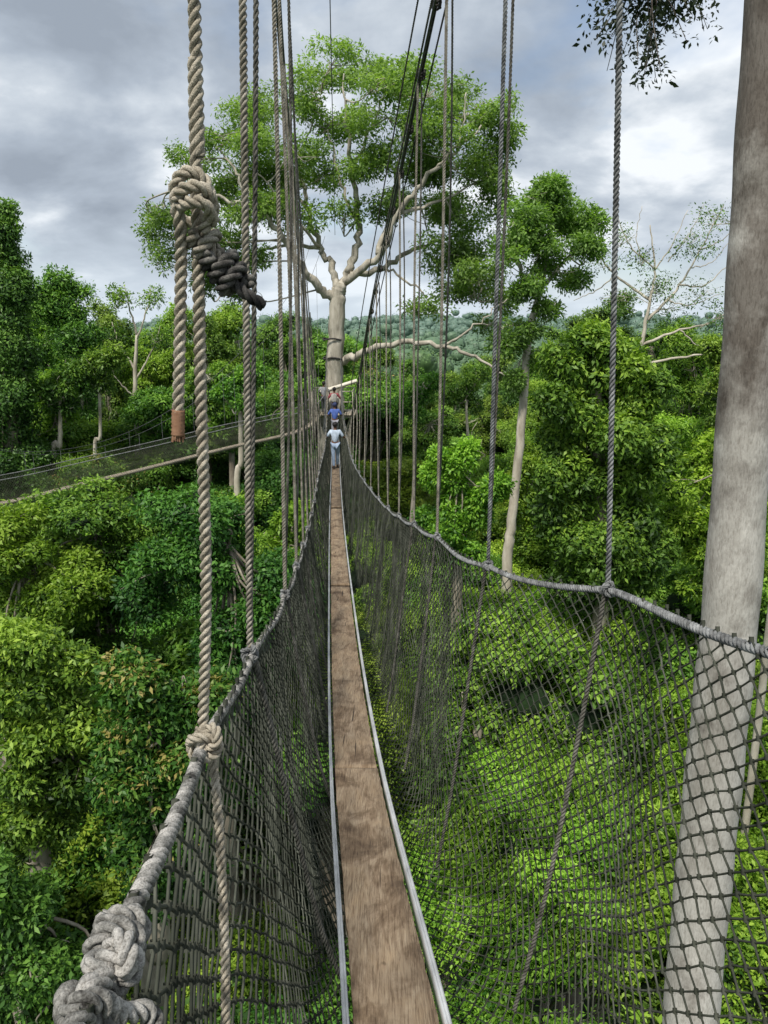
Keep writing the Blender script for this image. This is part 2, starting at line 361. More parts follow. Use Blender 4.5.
# ================= TERRAIN + FAR FOREST
def terr(X,Y):
    r=np.hypot(X,Y); th=np.arctan2(X,Y)
    s=np.clip((r-260)/1300,0,1); s=s*s*(3-2*s)
    hill=24+5*np.sin(th*9+1)+3*np.sin(th*23)+2*np.sin(th*41+2)
    s2=np.clip((th-.12)/.3,0,1)*np.clip((r-180)/400,0,1)*8
    return s*hill+s2+1.2*np.sin(X*.05)*np.sin(Y*.043+1)*np.clip(r/60,0,1)+4*np.sin(X*.021+1)*np.sin(Y*.017)*np.clip((r-100)/150,0,1)
rr=np.r_[0.5,np.geomspace(4,9000,150)]; aa=np.linspace(0,2*PI,361)[:-1]
Rg,Ag=np.meshgrid(rr,aa,indexing='ij'); X=Rg*np.sin(Ag);Y=Rg*np.cos(Ag)
Z=terr(X,Y); rings=np.stack([X,Y,Z],-1)
V,Fq=ringmesh(rings,False)
m,nt2,b=newmat('forest_floor'); f=noise(nt2,.05,8,.7); f2=noise(nt2,.6,6,.7)
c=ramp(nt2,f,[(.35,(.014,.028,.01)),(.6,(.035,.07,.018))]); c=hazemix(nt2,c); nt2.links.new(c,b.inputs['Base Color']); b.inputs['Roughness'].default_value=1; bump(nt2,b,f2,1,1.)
g=mk('ground',V,Fq,[m],smooth=True); g['kind']='structure'
rg=R0(5); n=7000
u=rg.rand(n); Yr=100*(1500/100.)**(u**.72); th=(rg.rand(n)-.5)*1.3
X=Yr*np.sin(th);Y=Yr*np.cos(th); zt=terr(X,Y)
rad=(2.4+3.6*rg.rand(n)**1.5)*(1+Yr/1500); top=13+8*rg.rand(n)+np.where(rg.rand(n)<.10,8,0)
Cc=np.stack([X,Y,zt+top-rad*.6],1)
K=np.where(Yr<260,240,100)
li=np.repeat(np.arange(n),K); NK=len(li)
di=unit(rg.normal(size=(NK,3))); di[:,2]=np.abs(di[:,2])*.9; di=unit(di)
Cq=Cc[li]+di*rad[li][:,None]*(.7+.5*rg.rand(NK,1))*np.array([1,1,.85])
bt=.38+.2*di[:,2]+(rg.rand(n)*.36-.18)[li]  # upward-facing leaves paler, light from above put into the tint
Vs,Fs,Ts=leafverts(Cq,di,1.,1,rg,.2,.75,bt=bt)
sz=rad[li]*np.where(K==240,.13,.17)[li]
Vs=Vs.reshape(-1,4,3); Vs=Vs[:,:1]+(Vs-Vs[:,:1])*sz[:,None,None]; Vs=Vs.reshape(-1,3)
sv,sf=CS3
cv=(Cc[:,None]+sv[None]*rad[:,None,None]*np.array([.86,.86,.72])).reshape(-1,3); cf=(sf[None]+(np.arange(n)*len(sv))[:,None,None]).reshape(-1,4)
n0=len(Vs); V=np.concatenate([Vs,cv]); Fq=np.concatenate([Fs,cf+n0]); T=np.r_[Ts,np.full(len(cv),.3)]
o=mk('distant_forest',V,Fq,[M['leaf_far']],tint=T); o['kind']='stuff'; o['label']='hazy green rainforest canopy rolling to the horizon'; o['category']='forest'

# ================= GENERIC CANOPY TREES
def crown_var(seed,R,H,nl,nsp,k,L,mat,spread=.3):
    rg=R0(seed); cs=[];rs=[];maj=[]
    for i in range(nl):
        a=rg.rand()*2*PI; q=math.sqrt(rg.rand())*R*.92; h=(1-(q/R)**1.6)*H*.6*(.25+.85*rg.rand())-H*.25*rg.rand()
        c=np.array([q*math.cos(a),q*math.sin(a),h]); r=R*(.14+.16*rg.rand()); maj.append(c)
        for j in range(7):
            d=unit(rg.normal(size=3)+np.array([0,0,.25])); cs.append(c+d*r*np.array([1,1,.75])*(.5+.8*rg.rand())); s=r*(.24+.28*rg.rand()); rs.append([s*rg.uniform(.8,1.7),s*rg.uniform(.8,1.7),s*rg.uniform(.5,.95)])
    V,Fq,T,mi=lobes_foliage(cs,rs,nsp,k,L,rg,spread,core=.5,inner=.6,low=-.6,rough=.9)
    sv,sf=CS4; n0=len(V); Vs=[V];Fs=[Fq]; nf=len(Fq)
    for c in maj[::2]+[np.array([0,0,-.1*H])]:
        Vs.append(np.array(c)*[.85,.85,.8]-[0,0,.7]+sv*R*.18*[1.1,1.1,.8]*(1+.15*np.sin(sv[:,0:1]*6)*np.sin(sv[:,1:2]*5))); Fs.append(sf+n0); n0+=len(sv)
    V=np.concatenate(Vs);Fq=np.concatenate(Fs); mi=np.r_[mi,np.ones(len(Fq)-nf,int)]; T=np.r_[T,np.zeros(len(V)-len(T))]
    return V,Fq,T,mi,maj
def trunk_var(seed,H,cs,r0,R):
    rg=R0(seed+50); p=[[0,0,-1]]; x=y=0
    for z in np.linspace(0,H,7)[1:]:
        x+=rg.normal()*.18;y+=rg.normal()*.18;p.append([x,y,z])
    p=smoothc(p,5); parts=[tube(p,np.linspace(r0,r0*.5,len(p)),9,True)]
    for c in cs:
        s=p[int(len(p)*(.6+.3*rg.rand()))]; e=np.array([0,0,H])+np.array(c)+[0,0,.3]; mid=(s+e)/2+np.array([0,0,-.3])+rg.normal(size=3)*.3
        q=smoothc([s,mid,e],6); parts.append(tube(q,np.linspace(r0*.38,.025,len(q)),6,True))
    return cat(parts)
variants=[]
specs=[(1,'leaf_dark',3.5,6.6,.15),(2,'leaf_mid',3.7,7.4,.14),(3,'leaf_bright',3.5,6.4,.135),(4,'leaf_yellow',3.3,6.4,.14),(5,'leaf_dark',4.0,8.0,.17),(6,'leaf_bright',3.9,7.4,.16),(7,'leaf_mid',3.1,8.8,.13),(8,'leaf_mid',3.8,6.2,.2)]
TH=21.
for sd_,mt,Rr,Hh,L in specs:
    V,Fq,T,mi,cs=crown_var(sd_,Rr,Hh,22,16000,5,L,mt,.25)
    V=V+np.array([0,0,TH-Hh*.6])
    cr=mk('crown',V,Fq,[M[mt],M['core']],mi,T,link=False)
    tv,tf=trunk_var(sd_,TH-Hh*.6,cs,.26,Rr)
    tr=mk('trunk',tv,tf,[M['bark']],smooth=True,link=False)
    variants.append((cr,tr,mt,Rr))
DY=[-1.5,0,1.91,4.25,10.3,18,26,30,34,41]
DD=[1.17,1.55,2.08,2.65,3.57,4.36,4.95,5.03,4.97,4.65]
DX=[.35,.2,.04,-.173,-.62,-1.15,-1.66,-1.91,-2.17,-2.64]
deckX=lambda y: hint(y,DY,DX)
deckZ=lambda y: CZ-hint(y,DY,DD)
lab={'leaf_dark':'dark green rainforest tree with dense leafy crown','leaf_mid':'green rainforest tree with lumpy leafy crown','leaf_bright':'bright green leafy tree in the forest canopy','leaf_yellow':'green tree with a few yellowish young leaves'}
def put_tree(vi,x,y,top,s,rot):
    cr,tr,mt,Rr=variants[vi]
    e=empty('rainforest_tree',(x,y,float(terr(np.array(x),np.array(y)))),lab[mt],'tree','rainforest trees below the walkway')
    e.rotation_euler=(0,0,rot); sz=(top-e.location.z)/(TH+.3); e.scale=(s,s,sz)
    for src in (tr,cr):
        c=src.copy(); col.objects.link(c); c.parent=e
rg=R0(11); cnt=0
y=5.
while y<106:
    sp=4.3 if y<26 else (4.8 if y<45 else (6.4 if y<70 else 8.))
    half=.52*(y*CP+10*SP)+3.0
    xs=np.arange(-half,half+.1,sp)
    for x in xs:
        xx=x+rg.uniform(-1,1)*sp*.45; yy=y+rg.uniform(-1,1)*sp*.45
        dx=float(deckX(min(yy,41)))
        left=xx<dx
        if left:
            D=np.interp(yy,[5,9,14,25,34,42,60,80,104],[14.5,12.3,10.2,8.4,8.4,6.0,2.0,1.2,.8])
            D+=rg.choice([-1.6,0,2.4,5.2],p=[.3,.32,.20,.18])
            if yy<13 and xx<-4.5: D+=2
        else:
            D=np.interp(yy,[5,10,18,28,40,60,104],[13.5,12.5,12,11.2,11.5,11,9.5])
            a=(xx/yy)
            if a>.13: D-=np.interp(yy,[20,35,50,80,104],[0,2,6,8,8.5])*min(1,(a-.13)/.1)
            D+=rg.uniform(-2,3.0)
        D+=rg.uniform(-.7,.7)
        if abs(xx-dx)<4.3 and yy<46: D=max(D,7.8)
        if left and 25<yy<43: D=max(D,7.6)
        D=max(D,-.8)
        if math.hypot(xx+2.7,yy-42.3)<4.5: D=max(D,8.5)
        if math.hypot(xx-2.9,yy-6)<1.8: continue
        pr=[.20,.27,.15,.11,.08,.07,.06,.06] if left else [.03,.16,.34,.01,.01,.29,.10,.06]
        if left and yy<11: pr=[.36,.24,.02,.16,.15,0,.07,0]
        vi=rg.choice(8,p=pr)
        s=rg.uniform(.72,1.2)*(1.05 if yy<26 else (1.2 if yy<45 else (1.55 if yy<70 else 1.8)))
        put_tree(vi,xx,yy,CZ-D,s,rg.uniform(0,6.28)); cnt+=1
    y+=sp*.92
print('trees',cnt)

# ================= HERO TREES
def hero(name,label,Y0,trunk,limbs,clumps,leaf,nsp,k,mat,bark,core=None,spread=.4,depth=1.0,seed=1,twigs=4,jit=1.0,asp=.42,cat_='tree',group=None,conn=.07,fill=False,nsub=None,srad=(.3,.22),wig=.045):
    rg=R0(seed); tp=np.array([P(a,b,Y0) for a,b,_ in trunk]); tr_=np.array([r for *_,r in trunk])
    bx,by=tp[0][0],tp[0][1]; bz=float(terr(np.array(bx),np.array(by)))
    base=np.array([bx,by,bz]); full=np.vstack([base+[0,0,-1],tp]); rad=np.r_[tr_[0]*1.35,tr_]
    ps=smoothc(full,8); rs_=np.interp(np.linspace(0,len(full)-1,len(ps)),np.arange(len(full)),rad)
    ps[1:-1]+=rg.normal(size=(len(ps)-2,3))*rs_[1:-1,None]*.08
    parts=[tube(ps,rs_,12,True)]; allp=[tp[-1]]
    for L in limbs:
        q=np.array([P(a,b,Y0)+[0,dy,0] for a,b,dy,_ in L]); r=np.array([x[3] for x in L])
        s=smoothc(q,7); s[1:-1]+=rg.normal(size=(len(s)-2,3))*wig; rr_=np.interp(np.linspace(0,len(q)-1,len(s)),np.arange(len(q)),r)
        parts.append(tube(s,rr_,8,True)); allp+=list(s[2:])
    allp=np.array(allp); cs=[];rs=[]
    for (a,b,rx,ry) in clumps:
        d=dep(b,Y0)/F; dy=float(np.clip(rg.normal(),-1.4,1.4))*rx*d*depth
        c=P(a,b,Y0+dy); cs.append(c); rs.append([rx*d,rx*d*.9,ry*d])
        if conn:
            w_=np.linalg.norm(allp-c,axis=1)+1.5*np.maximum(0,allp[:,2]-c[2]); s=allp[np.argmin(w_)]
            mid=(s+c)/2+rg.normal(size=3)*.35+np.array([0,0,-.25]); q=smoothc([s,mid,c],6); parts.append(tube(q,np.linspace(conn,conn*.4,len(q)),5,True))
            for _ in range(twigs):
                e=c+unit(rg.normal(size=3)+np.array([0,0,.3]))*np.array(rs[-1])*.9; s2=q[rg.randint(len(q)//2,len(q))]
                qq=smoothc([s2,(s2+e)/2+rg.normal(size=3)*.15,e],4); parts.append(tube(qq,np.linspace(conn*.45,.010,len(qq)),4,True))
    e=empty(name,base,label,cat_,group)
    V,Fq=cat(parts); o=mk('trunk',rel(V,base),Fq,[M[bark]],smooth=True); child(o,e)
    if clumps:
        cs=np.array(cs);rs=np.array(rs); c2=[];r2=[]
        for c,r in zip(cs,rs):
            for _ in range(nsub or 8):
                dd=unit(rg.normal(size=3)); c2.append(c+dd*r*.68*jit*(.5+.6*rg.rand())); r2.append(r*(srad[0]+srad[1]*rg.rand()))
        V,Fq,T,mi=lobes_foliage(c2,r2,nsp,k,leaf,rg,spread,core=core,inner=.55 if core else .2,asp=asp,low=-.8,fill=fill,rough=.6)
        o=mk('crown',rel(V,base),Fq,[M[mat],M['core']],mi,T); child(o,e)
    return e

trunk=[(333,480,.80),(333,425,.64),(334,400,.52),(335,350,.45),(338,300,.42),(340,286,.36)]
limbs=[
 [(338,300,0,.28),(318,287,-.5,.22),(302,265,-1,.18),(284,238,-1.5,.15),(262,216,-2,.12),(228,206,-2.5,.085),(188,200,-3,.05)],
 [(337,298,0,.22),(330,265,1,.18),(318,245,1.5,.15),(303,200,2,.12),(292,150,2.5,.09),(280,112,3,.04)],
 [(340,290,0,.26),(352,262,.3,.21),(358,225,.5,.17),(352,170,0,.12),(347,120,-1,.07),(345,80,-1,.03)],
 [(345,282,0,.23),(378,256,-1,.18),(398,216,-1.8,.15),(432,180,-2.5,.10),(474,140,-3,.04)],
 [(350,275,0,.19),(385,264,1.5,.15),(422,242,2.5,.11),(478,222,4,.05)],
 [(378,256,-1,.14),(392,200,1,.11),(400,150,2,.08),(410,100,3,.04)],
 [(262,216,-2,.10),(240,175,-1,.07),(212,140,0,.03)],
 [(318,245,1.5,.12),(270,240,3,.08),(225,255,4.5,.05),(205,285,5,.03)],
 [(303,200,2,.10),(270,170,3,.06),(245,130,3,.03)],
 [(398,216,-1.8,.11),(440,205,-1,.07),(490,175,0,.03)],
 [(358,225,.5,.11),(340,180,1.5,.07),(325,120,2,.03)],
 [(352,170,0,.09),(375,120,0,.05),(390,80,0,.025)],[(318,245,1,.09),(290,215,-1,.06),(262,180,-2,.03)],
 [(432,180,-2.5,.07),(455,150,-3,.05),(460,110,-3,.025)],[(292,150,2.5,.06),(310,110,2,.04),(318,80,2,.02)],
 [(422,242,2.5,.07),(450,270,1,.05),(482,288,0,.025)],[(385,264,1.5,.07),(415,285,0,.05),(432,306,0,.02)],
 [(341,362,0,.22),(366,350,-1,.18),(398,342,-1.6,.15),(440,345,-2.2,.11),(470,355,-2.6,.08),(497,373,-3,.035)],
 [(440,345,-2.2,.07),(470,325,-2.4,.05),(500,300,-2.6,.02)],
]
clumps=[(345,72,48,15),(300,90,50,16),(385,78,48,16),(432,94,44,16),(468,112,36,17),(496,138,20,18),(258,114,44,15),(222,136,32,13),(190,160,22,11),(335,116,50,17),(390,122,50,17),(430,138,44,19),(292,148,48,18),
(240,172,42,16),(204,198,34,14),(168,214,24,15),(152,234,12,12),(318,180,42,17),(365,162,34,16),(410,168,44,20),(455,168,44,18),(492,172,22,18),(425,206,42,17),(470,214,38,20),(484,252,34,22),(440,256,34,18),(296,214,32,15),
(258,208,36,16),(222,244,30,15),(206,276,22,15),(462,290,34,15),(425,308,24,10),(252,262,28,14),(340,54,34,8),(500,196,18,20),(190,238,24,14),(503,298,17,11),(275,182,34,15),(510,105,8,8),(148,212,9,8),(385,202,28,14),(345,212,20,10),(160,258,14,10),(480,275,26,15),(240,290,18,9),(490,325,14,8)]
hero('emergent_tree','huge pale-trunked rainforest tree with wide airy crown holding a platform',42.3,trunk,limbs,clumps,.19,21500,5,'leaf_big','bark_giant',None,.40,.9,3,8,1.35,asp=.45,conn=.05,fill=True,nsub=11,srad=(.19,.28),wig=.07)

hero('rainforest_tree','tall tree with pale slim trunk and broad clumped crown',36,
 [(506,600,.26),(512,520,.23),(522,420,.2),(528,340,.18),(538,300,.15),(545,270,.12)],
 [[(538,300,0,.12),(520,270,0,.09),(512,240,0,.04)],[(545,270,0,.1),(550,235,0,.07),(548,205,0,.04)],[(540,290,0,.1),(568,260,.5,.07),(585,245,1,.03)],[(530,335,0,.08),(512,325,0,.05),(500,330,0,.03)]],
 [(545,200,26,14),(520,222,24,14),(565,220,28,14),(586,245,20,11),(512,250,20,12),(540,250,30,14),(562,275,24,11),(528,285,18,12),(525,330,16,10),(506,345,12,10),(540,362,10,9),(512,380,10,9),(550,310,14,8),(592,222,12,8),(545,184,16,8)],
 .19,6200,5,'leaf_big','bark_pale',None,.38,.7,7,6,fill=True,conn=.045,jit=1.35,srad=(.22,.26))
hero('rainforest_tree','dense tree with large drooping leaves in layered tiers',27,
 [(600,640,.3),(600,520,.28),(598,430,.2),(597,370,.12)],[],
 [(598,342,24,14),(572,366,24,18),(625,362,28,18),(598,390,42,22),(562,404,20,20),(642,400,24,20),(578,434,36,24),(628,440,38,24),(560,468,22,22),(652,460,22,22),(594,486,44,26),(634,510,32,26),(566,520,26,24),(602,545,42,28),(646,560,26,24),(580,588,30,22),(618,592,30,22)],
 .2,20000,5,'leaf_mid','bark',.6,.26,.6,8,asp=.45,twigs=1,conn=.03,srad=(.24,.30),jit=1.22)
hero('rainforest_tree','nearly bare pale tree with long spreading branches',44,
 [(630,600,.26),(636,500,.23),(628,400,.18),(640,350,.14)],
 [[(640,350,0,.12),(648,310,0,.09),(655,270,0,.06),(650,225,0,.03)],[(648,320,0,.09),(680,285,0,.06),(700,250,0,.04),(724,205,0,.02)],[(650,300,0,.08),(622,275,1,.06),(606,258,1,.04),(584,240,1,.02)],
  [(642,345,0,.09),(680,330,0,.06),(712,322,0,.04),(742,300,0,.02)],[(636,365,0,.09),(680,356,-1,.06),(730,350,-1,.03)],[(655,270,0,.05),(630,245,0,.035),(616,215,0,.018)],[(680,285,0,.05),(705,285,0,.035),(736,258,0,.018)],[(620,275,1,.04),(600,290,1,.028),(578,300,1,.016)],
  [(700,250,0,.035),(722,240,0,.025),(745,218,0,.015)],[(655,270,0,.045),(672,245,0,.028),(688,210,0,.015)],[(680,330,0,.045),(700,345,0,.028),(732,342,0,.015)],[(606,258,1,.032),(600,235,1,.022),(608,208,1,.014)],
  [(690,268,0,.032),(712,262,0,.022),(734,236,0,.014)],[(665,300,0,.04),(690,305,0,.025),(720,294,0,.014)],[(640,255,0,.032),(636,235,0,.022),(642,206,0,.013)],[(700,328,0,.032),(722,318,0,.022),(746,322,0,.013)],[(668,262,0,.032),(690,232,0,.02),(704,204,0,.012)]],
 [(655,285,18,14),(712,218,20,10),(690,245,20,12),(622,236,16,10),(600,262,16,9),(722,318,20,10),(668,310,24,14),(704,292,18,10),(615,300,16,10),(640,258,14,10)],
 .16,900,4,'leaf_mid','bark_pale',None,.5,.6,9,9,1.4,conn=.022,fill=True,wig=.025)
gl='tall forest trees around the walkway'
def simple(px,top,bot,wpx,Y0,mat,seed,nsp=3500,core=.55,bark='bark',label='tall leafy rainforest tree with rounded crown',tr=.24,leaf=.21,n=18,spread=.3):
    rg=R0(seed*7+1); h=bot-top; cl=[]; sk_=rg.uniform(-.25,.25)
    for i in range(n):
        v=(i+.5)/n; yy=top+h*.08+h*.87*v; ww=wpx*(.3+.6*math.sin(min(1,v*1.1+.08)*PI))*rg.uniform(.65,1.3)
        cl.append((px+sk_*wpx*(1-v)+rg.uniform(-1,1)*ww*.55,yy,wpx*.19*rg.uniform(.6,1.4),h*.065*rg.uniform(.7,1.5)))
    hero('rainforest_tree',label,Y0,[(px-4,bot+170,tr),(px+rg.uniform(-4,4),bot+40,tr*.9),(px,bot-h*.3,tr*.7),(px+sk_*wpx*.6,top+h*.25,tr*.3)],[],cl,leaf,int(nsp*1.6),5,mat,bark,core,spread,.6,seed,group=gl,conn=.04,twigs=2,srad=(.28,.28),jit=1.15)
simple(690,318,470,80,48,'leaf_bright',21,3800)
simple(735,330,520,90,40,'leaf_mid',22,4500)
simple(655,322,420,64,62,'leaf_mid',23,2600)
simple(455,440,560,75,30,'leaf_bright',24,5000,leaf=.18)
simple(535,440,560,50,46,'leaf_bright',25,3000)
simple(425,405,480,50,60,'leaf_mid',26,2200,bark='bark_pale')
simple(480,395,470,55,75,'leaf_bright',27,2000,bark='bark_pale')
simple(588,292,420,66,60,'leaf_mid',28,3000,bark='bark_pale')
simple(715,420,600,90,30,'leaf_bright',29,5000)
simple(400,358,430,34,95,'leaf_mid',45,1500,bark='bark_pale',leaf=.28)
simple(455,362,430,40,100,'leaf_bright',46,1500,bark='bark_pale',leaf=.28)
simple(500,345,430,44,90,'leaf_mid',47,1700,bark='bark_pale',leaf=.28)
simple(560,322,420,50,74,'leaf_bright',49,2200,bark='bark_pale')
simple(425,378,440,36,82,'leaf_mid',50,1500,bark='bark_pale')
vl='tall tree completely wrapped in dark hanging vines'
hero('rainforest_tree',vl,42,[(15,520,.45),(14,400,.4),(10,300,.3),(8,240,.15)],[],
 [(2,212,14,14),(6,232,17,18),(0,258,22,24),(10,286,22,26),(2,316,26,28),(12,346,26,30),(4,378,28,30),(14,408,28,30),(4,438,32,28),(20,464,30,24),(2,480,30,24)],.2,17000,5,'leaf_dark','bark',.72,.26,.3,31,twigs=1,conn=.03,srad=(.36,.2))
simple(80,262,450,72,50,'leaf_mid',32,5500,.6,'bark_pale','tree with pale trunk and rounded leafy crown')
simple(46,308,450,40,56,'leaf_bright',39,3600,.6)
hero('rainforest_tree','slender half-bare tree with thin pale branches',48,[(138,560,.18),(137,440,.16),(135,380,.13),(137,335,.09)],
 [[(137,335,0,.08),(130,310,0,.05),(124,284,0,.02)],[(137,340,0,.07),(146,315,0,.045),(152,286,0,.02)],[(135,370,0,.07),(120,345,0,.04),(112,322,0,.02)],[(136,380,0,.07),(152,350,0,.04),(160,326,0,.02)],[(135,400,0,.05),(118,380,0,.03),(108,362,0,.015)]],
 [(124,296,12,8),(150,298,12,8),(116,336,10,7),(158,340,10,8)],.2,420,5,'leaf_mid','bark_pale',None,.4,.5,33,7,1.3,conn=.022,fill=True,wig=.03)
simple(110,300,460,58,60,'leaf_mid',34,3600)
simple(172,296,455,62,58,'leaf_bright',35,3600,bark='bark_pale')
simple(208,308,470,66,56,'leaf_mid',36,4000)
simple(246,300,460,66,60,'leaf_bright',37,3800,bark='bark_pale')
simple(288,312,440,62,64,'leaf_mid',38,3200)
simple(312,326,430,40,70,'leaf_mid',51,2200)
simple(140,335,460,60,54,'leaf_bright',48,3200)
simple(60,372,470,60,46,'leaf_bright',40,3600)
simple(165,385,470,70,48,'leaf_mid',41,3600)
simple(372,338,440,40,75,'leaf_mid',42,2000)
simple(230,375,450,60,50,'leaf_bright',43,3200)
simple(285,385,450,50,54,'leaf_mid',44,2800)
# tall crowns rising beside the near net on the left
nl='tall leafy tree rising close below the rope net'
simple(235,486,720,150,19,'leaf_dark',70,9500,.55,label=nl,leaf=.14,n=26,spread=.22)
simple(110,480,700,170,22,'leaf_mid',71,9500,.55,label=nl,leaf=.14,n=26,spread=.22)
simple(15,500,700,120,20,'leaf_bright',72,8000,.55,label=nl,leaf=.14,n=22,spread=.22)
simple(40,612,850,150,13,'leaf_mid',73,9500,.55,label=nl,leaf=.12,n=26,spread=.18)
simple(160,655,900,140,12.5,'leaf_yellow',74,9500,.55,label='leafy tree tipped with a few yellowish young leaves',leaf=.12,n=26,spread=.18)
simple(25,845,1100,130,10,'leaf_dark',75,7500,.55,label=nl,leaf=.11,n=22,spread=.16)
simple(290,500,640,70,24,'leaf_bright',76,5000,.55,label=nl,leaf=.15,n=18,spread=.22)
for i,(a,b,c_,d_,Y0,r) in enumerate([(56,490,60,400,43,.15),(768,640,772,450,20,.1),(238,520,240,400,42,.18),(97,490,99,380,44,.11),(206,500,204,400,43,.11),(410,560,414,410,50,.14),(468,540,466,400,54,.14)]):
    hero('rainforest_tree','slim pale tree trunk with small leafy top',Y0,[(a,b,r),((a+c_)/2+2,(b+d_)/2,r*.85),(c_,d_,r*.6)],[[(c_,d_,0,r*.5),(c_+8,d_-15,0,r*.3),(c_+10,d_-28,0,.03)]],
      [(c_,d_-16,18,12),(c_+14,d_-26,16,10),(c_-14,d_-6,14,10),(c_+4,d_+4,14,8)],.2,1300,5,'leaf_mid','bark_pale',None,.34,.4,60+i,group=gl,fill=True)

# close trunk
rg=R0(77)
tp=[P(676,1250,6.0),P(690,1024,6.0),P(711,800,6.0),P(731,600,6.0),P(752,300,6.0),P(770,0,6.0)]
e_=tp[-1]; tp.append(e_+[-.05,.1,3.2]); tp.append(e_+[-.2,.2,6.5])
base=np.array([tp[0][0]+.1,6.0,0.])
full=np.vstack([base+[0,0,-1],base+[0,0,12]]+[np.array(q)[None] for q in tp]); rad=[.42,.33,.262,.25,.238,.222,.192,.165,.15,.09]
ps=smoothc(full,14); rs_=np.interp(np.linspace(0,len(full)-1,len(ps)),np.arange(len(full)),rad)*(1+.025*np.sin(np.arange(len(ps))*.9))
br=[e_+[-.05,.1,3.0],P(700,-190,7.2),P(668,-70,7.8),P(650,20,8)]
parts=[tube(ps,rs_,24,True),tube(smoothc(br,8),np.linspace(.07,.015,25),6,True)]
tw=[]
for i in range(60):
    s=np.array(P(655+rg.uniform(-10,15),-60+rg.uniform(0,50),7.9)); px=rg.uniform(590,708); py=rg.uniform(-60,86)-abs(px-640)*.3
    q=np.array(P(px,py,7.9+rg.normal()*.35)); mid=(s+q)/2+rg.normal(size=3)*.06+[0,0,.08]
    c=smoothc([s,mid,q],5); parts.append(tube(c,np.linspace(.010,.003,len(c)),4,True)); tw+=list(c[4:])
V,Fq=cat(parts)
e=empty('rainforest_tree',base,'straight grey lichen-spotted trunk standing close beside the net','tree')
child(mk('trunk',rel(V,base),Fq,[M['bark_grey']],smooth=True),e)
tw=np.array(tw); nw=900; tw=tw[rg.randint(0,len(tw),nw)]+rg.normal(size=(nw,3))*.05
V,Fq,T=leafverts(tw,unit(rg.normal(size=tw.shape)+[0,0,.3]),.055,5,rg,.05,.5,bt=np.full(len(tw),.4))
cs=[];rs=[]
for i in range(12):
    cs.append(e_+np.array([rg.normal()*1.6+1.5,rg.normal()*1.5,7.+rg.normal()*.8])); rs.append([1.,1.,.6])
V2,F2,T2,_=lobes_foliage(cs,rs,1500,5,.14,rg,.25,core=None)
n0=len(V); o=mk('crown',rel(np.concatenate([V,V2]),base),np.concatenate([Fq,F2+n0]),[M['leaf_twig']],tint=np.r_[T,T2]); child(o,e)

# ================= MAIN WALKWAY
wb=np.array([0.2,0,CZ-1.55])
wk=empty('canopy_walkway',wb,'long narrow rope suspension footbridge with plank deck and net sides','footbridge')
def part(name,VF,mat,smooth=True,label=None,par=wk,b=wb,mats=None,mi=None):
    o=mk(name,rel(VF[0],b),VF[1],mats or [M[mat]],mi,smooth=smooth); child(o,par)
    if label: o['label']=label
    return o
def sweep_rect(Ys,x0,x1,z0,z1,dx=0,xf=deckX,zf=deckZ,wob=0,rg=None):
    X=xf(Ys)+dx; Zc=zf(Ys)
    w0=x0+(rg.normal(size=len(Ys))*wob if wob else 0); w1=x1+(rg.normal(size=len(Ys))*wob if wob else 0)
    rings=np.stack([np.stack([X+w0,Ys,Zc+z0],1),np.stack([X+w1,Ys,Zc+z0],1),np.stack([X+w1,Ys,Zc+z1],1),np.stack([X+w0,Ys,Zc+z1],1)],1)
    return ringmesh(rings)
rg=R0(3)
seams=[-1.3,4.22,10.3,14.4,18.6,23,27.5,31.8,36.1,40.6]
for i in range(len(seams)-1):
    a,b=seams[i],seams[i+1]; up=.016 if i%2==0 else 0
    g_=.05+.012*a if a>0 else .05
    Ys=np.arange(a,b-g_,.06); Ys=np.r_[Ys,b-g_]
    part('plank',sweep_rect(Ys,-.130+rg.uniform(-.004,.006),.130+rg.uniform(-.01,.004),-.04+up,up,dx=rg.uniform(-.007,.007),wob=.0015,rg=rg),'wood',False,'worn brown wooden plank')
    if i: part('cross_batten',sweep_rect(np.array([a-.22,a+.1]),-.14,.14,-.075,-.043),'wood_dark',False)
Ys=np.arange(-1.3,41,.15)
for sgn in (-1,1):
    f1=sweep_rect(Ys,sgn*.150-.004,sgn*.150+.004,-.055,.022); f2=sweep_rect(Ys,sgn*.1595-.0055,sgn*.1595+.0055,.014,.0225)
    f3=sweep_rect(Ys,sgn*.1595-.0055,sgn*.1595+.0055,-.055,-.047)
    part('side_rail',cat([f1,f2,f3]),'alu',False,'scuffed aluminium ladder rail')
RY=[-1.5,0,1.67,2.84,4.1,5.6,10,16.5,26,34,41]
rp=[np.array([1.0,-1.5,CZ+.1]),np.array([.95,0,CZ-.27]),P(768,643,1.67),P(608,590,2.84),P(488,566,4.1),P(437,537,5.6),P(385,505,10),P(355,465,16.5),P(347,438,26),P(343,418,34),P(341,395,41)]; rp=np.array(rp)
LY=[-1.5,.53,.694,1.28,2.3,4.,8.8,16,24,34,41]
lp=[np.array([-.15,-1.5,CZ+.1]),P(90,1000,.53),P(130,900,.694),P(203,745,1.28),P(250,655,2.3),P(285,595,4),P(310,520,8.8),P(320,466,16),P(325,445,24),P(327,418,34),P(328,395,41)]
lp=np.array(lp)
def rail(side,y):
    y=np.asarray(y,float); T_,Q=(RY,rp) if side>0 else (LY,lp)
    return np.stack([hint(y,T_,Q[:,0]),y,hint(y,T_,Q[:,2])],-1)
hangR=[2.84,4.1,5.6]+list(np.arange(6.9,40.5,1.35)); hangL=[1.28,2.3,4.0]+list(np.arange(5.3,40.5,1.35))
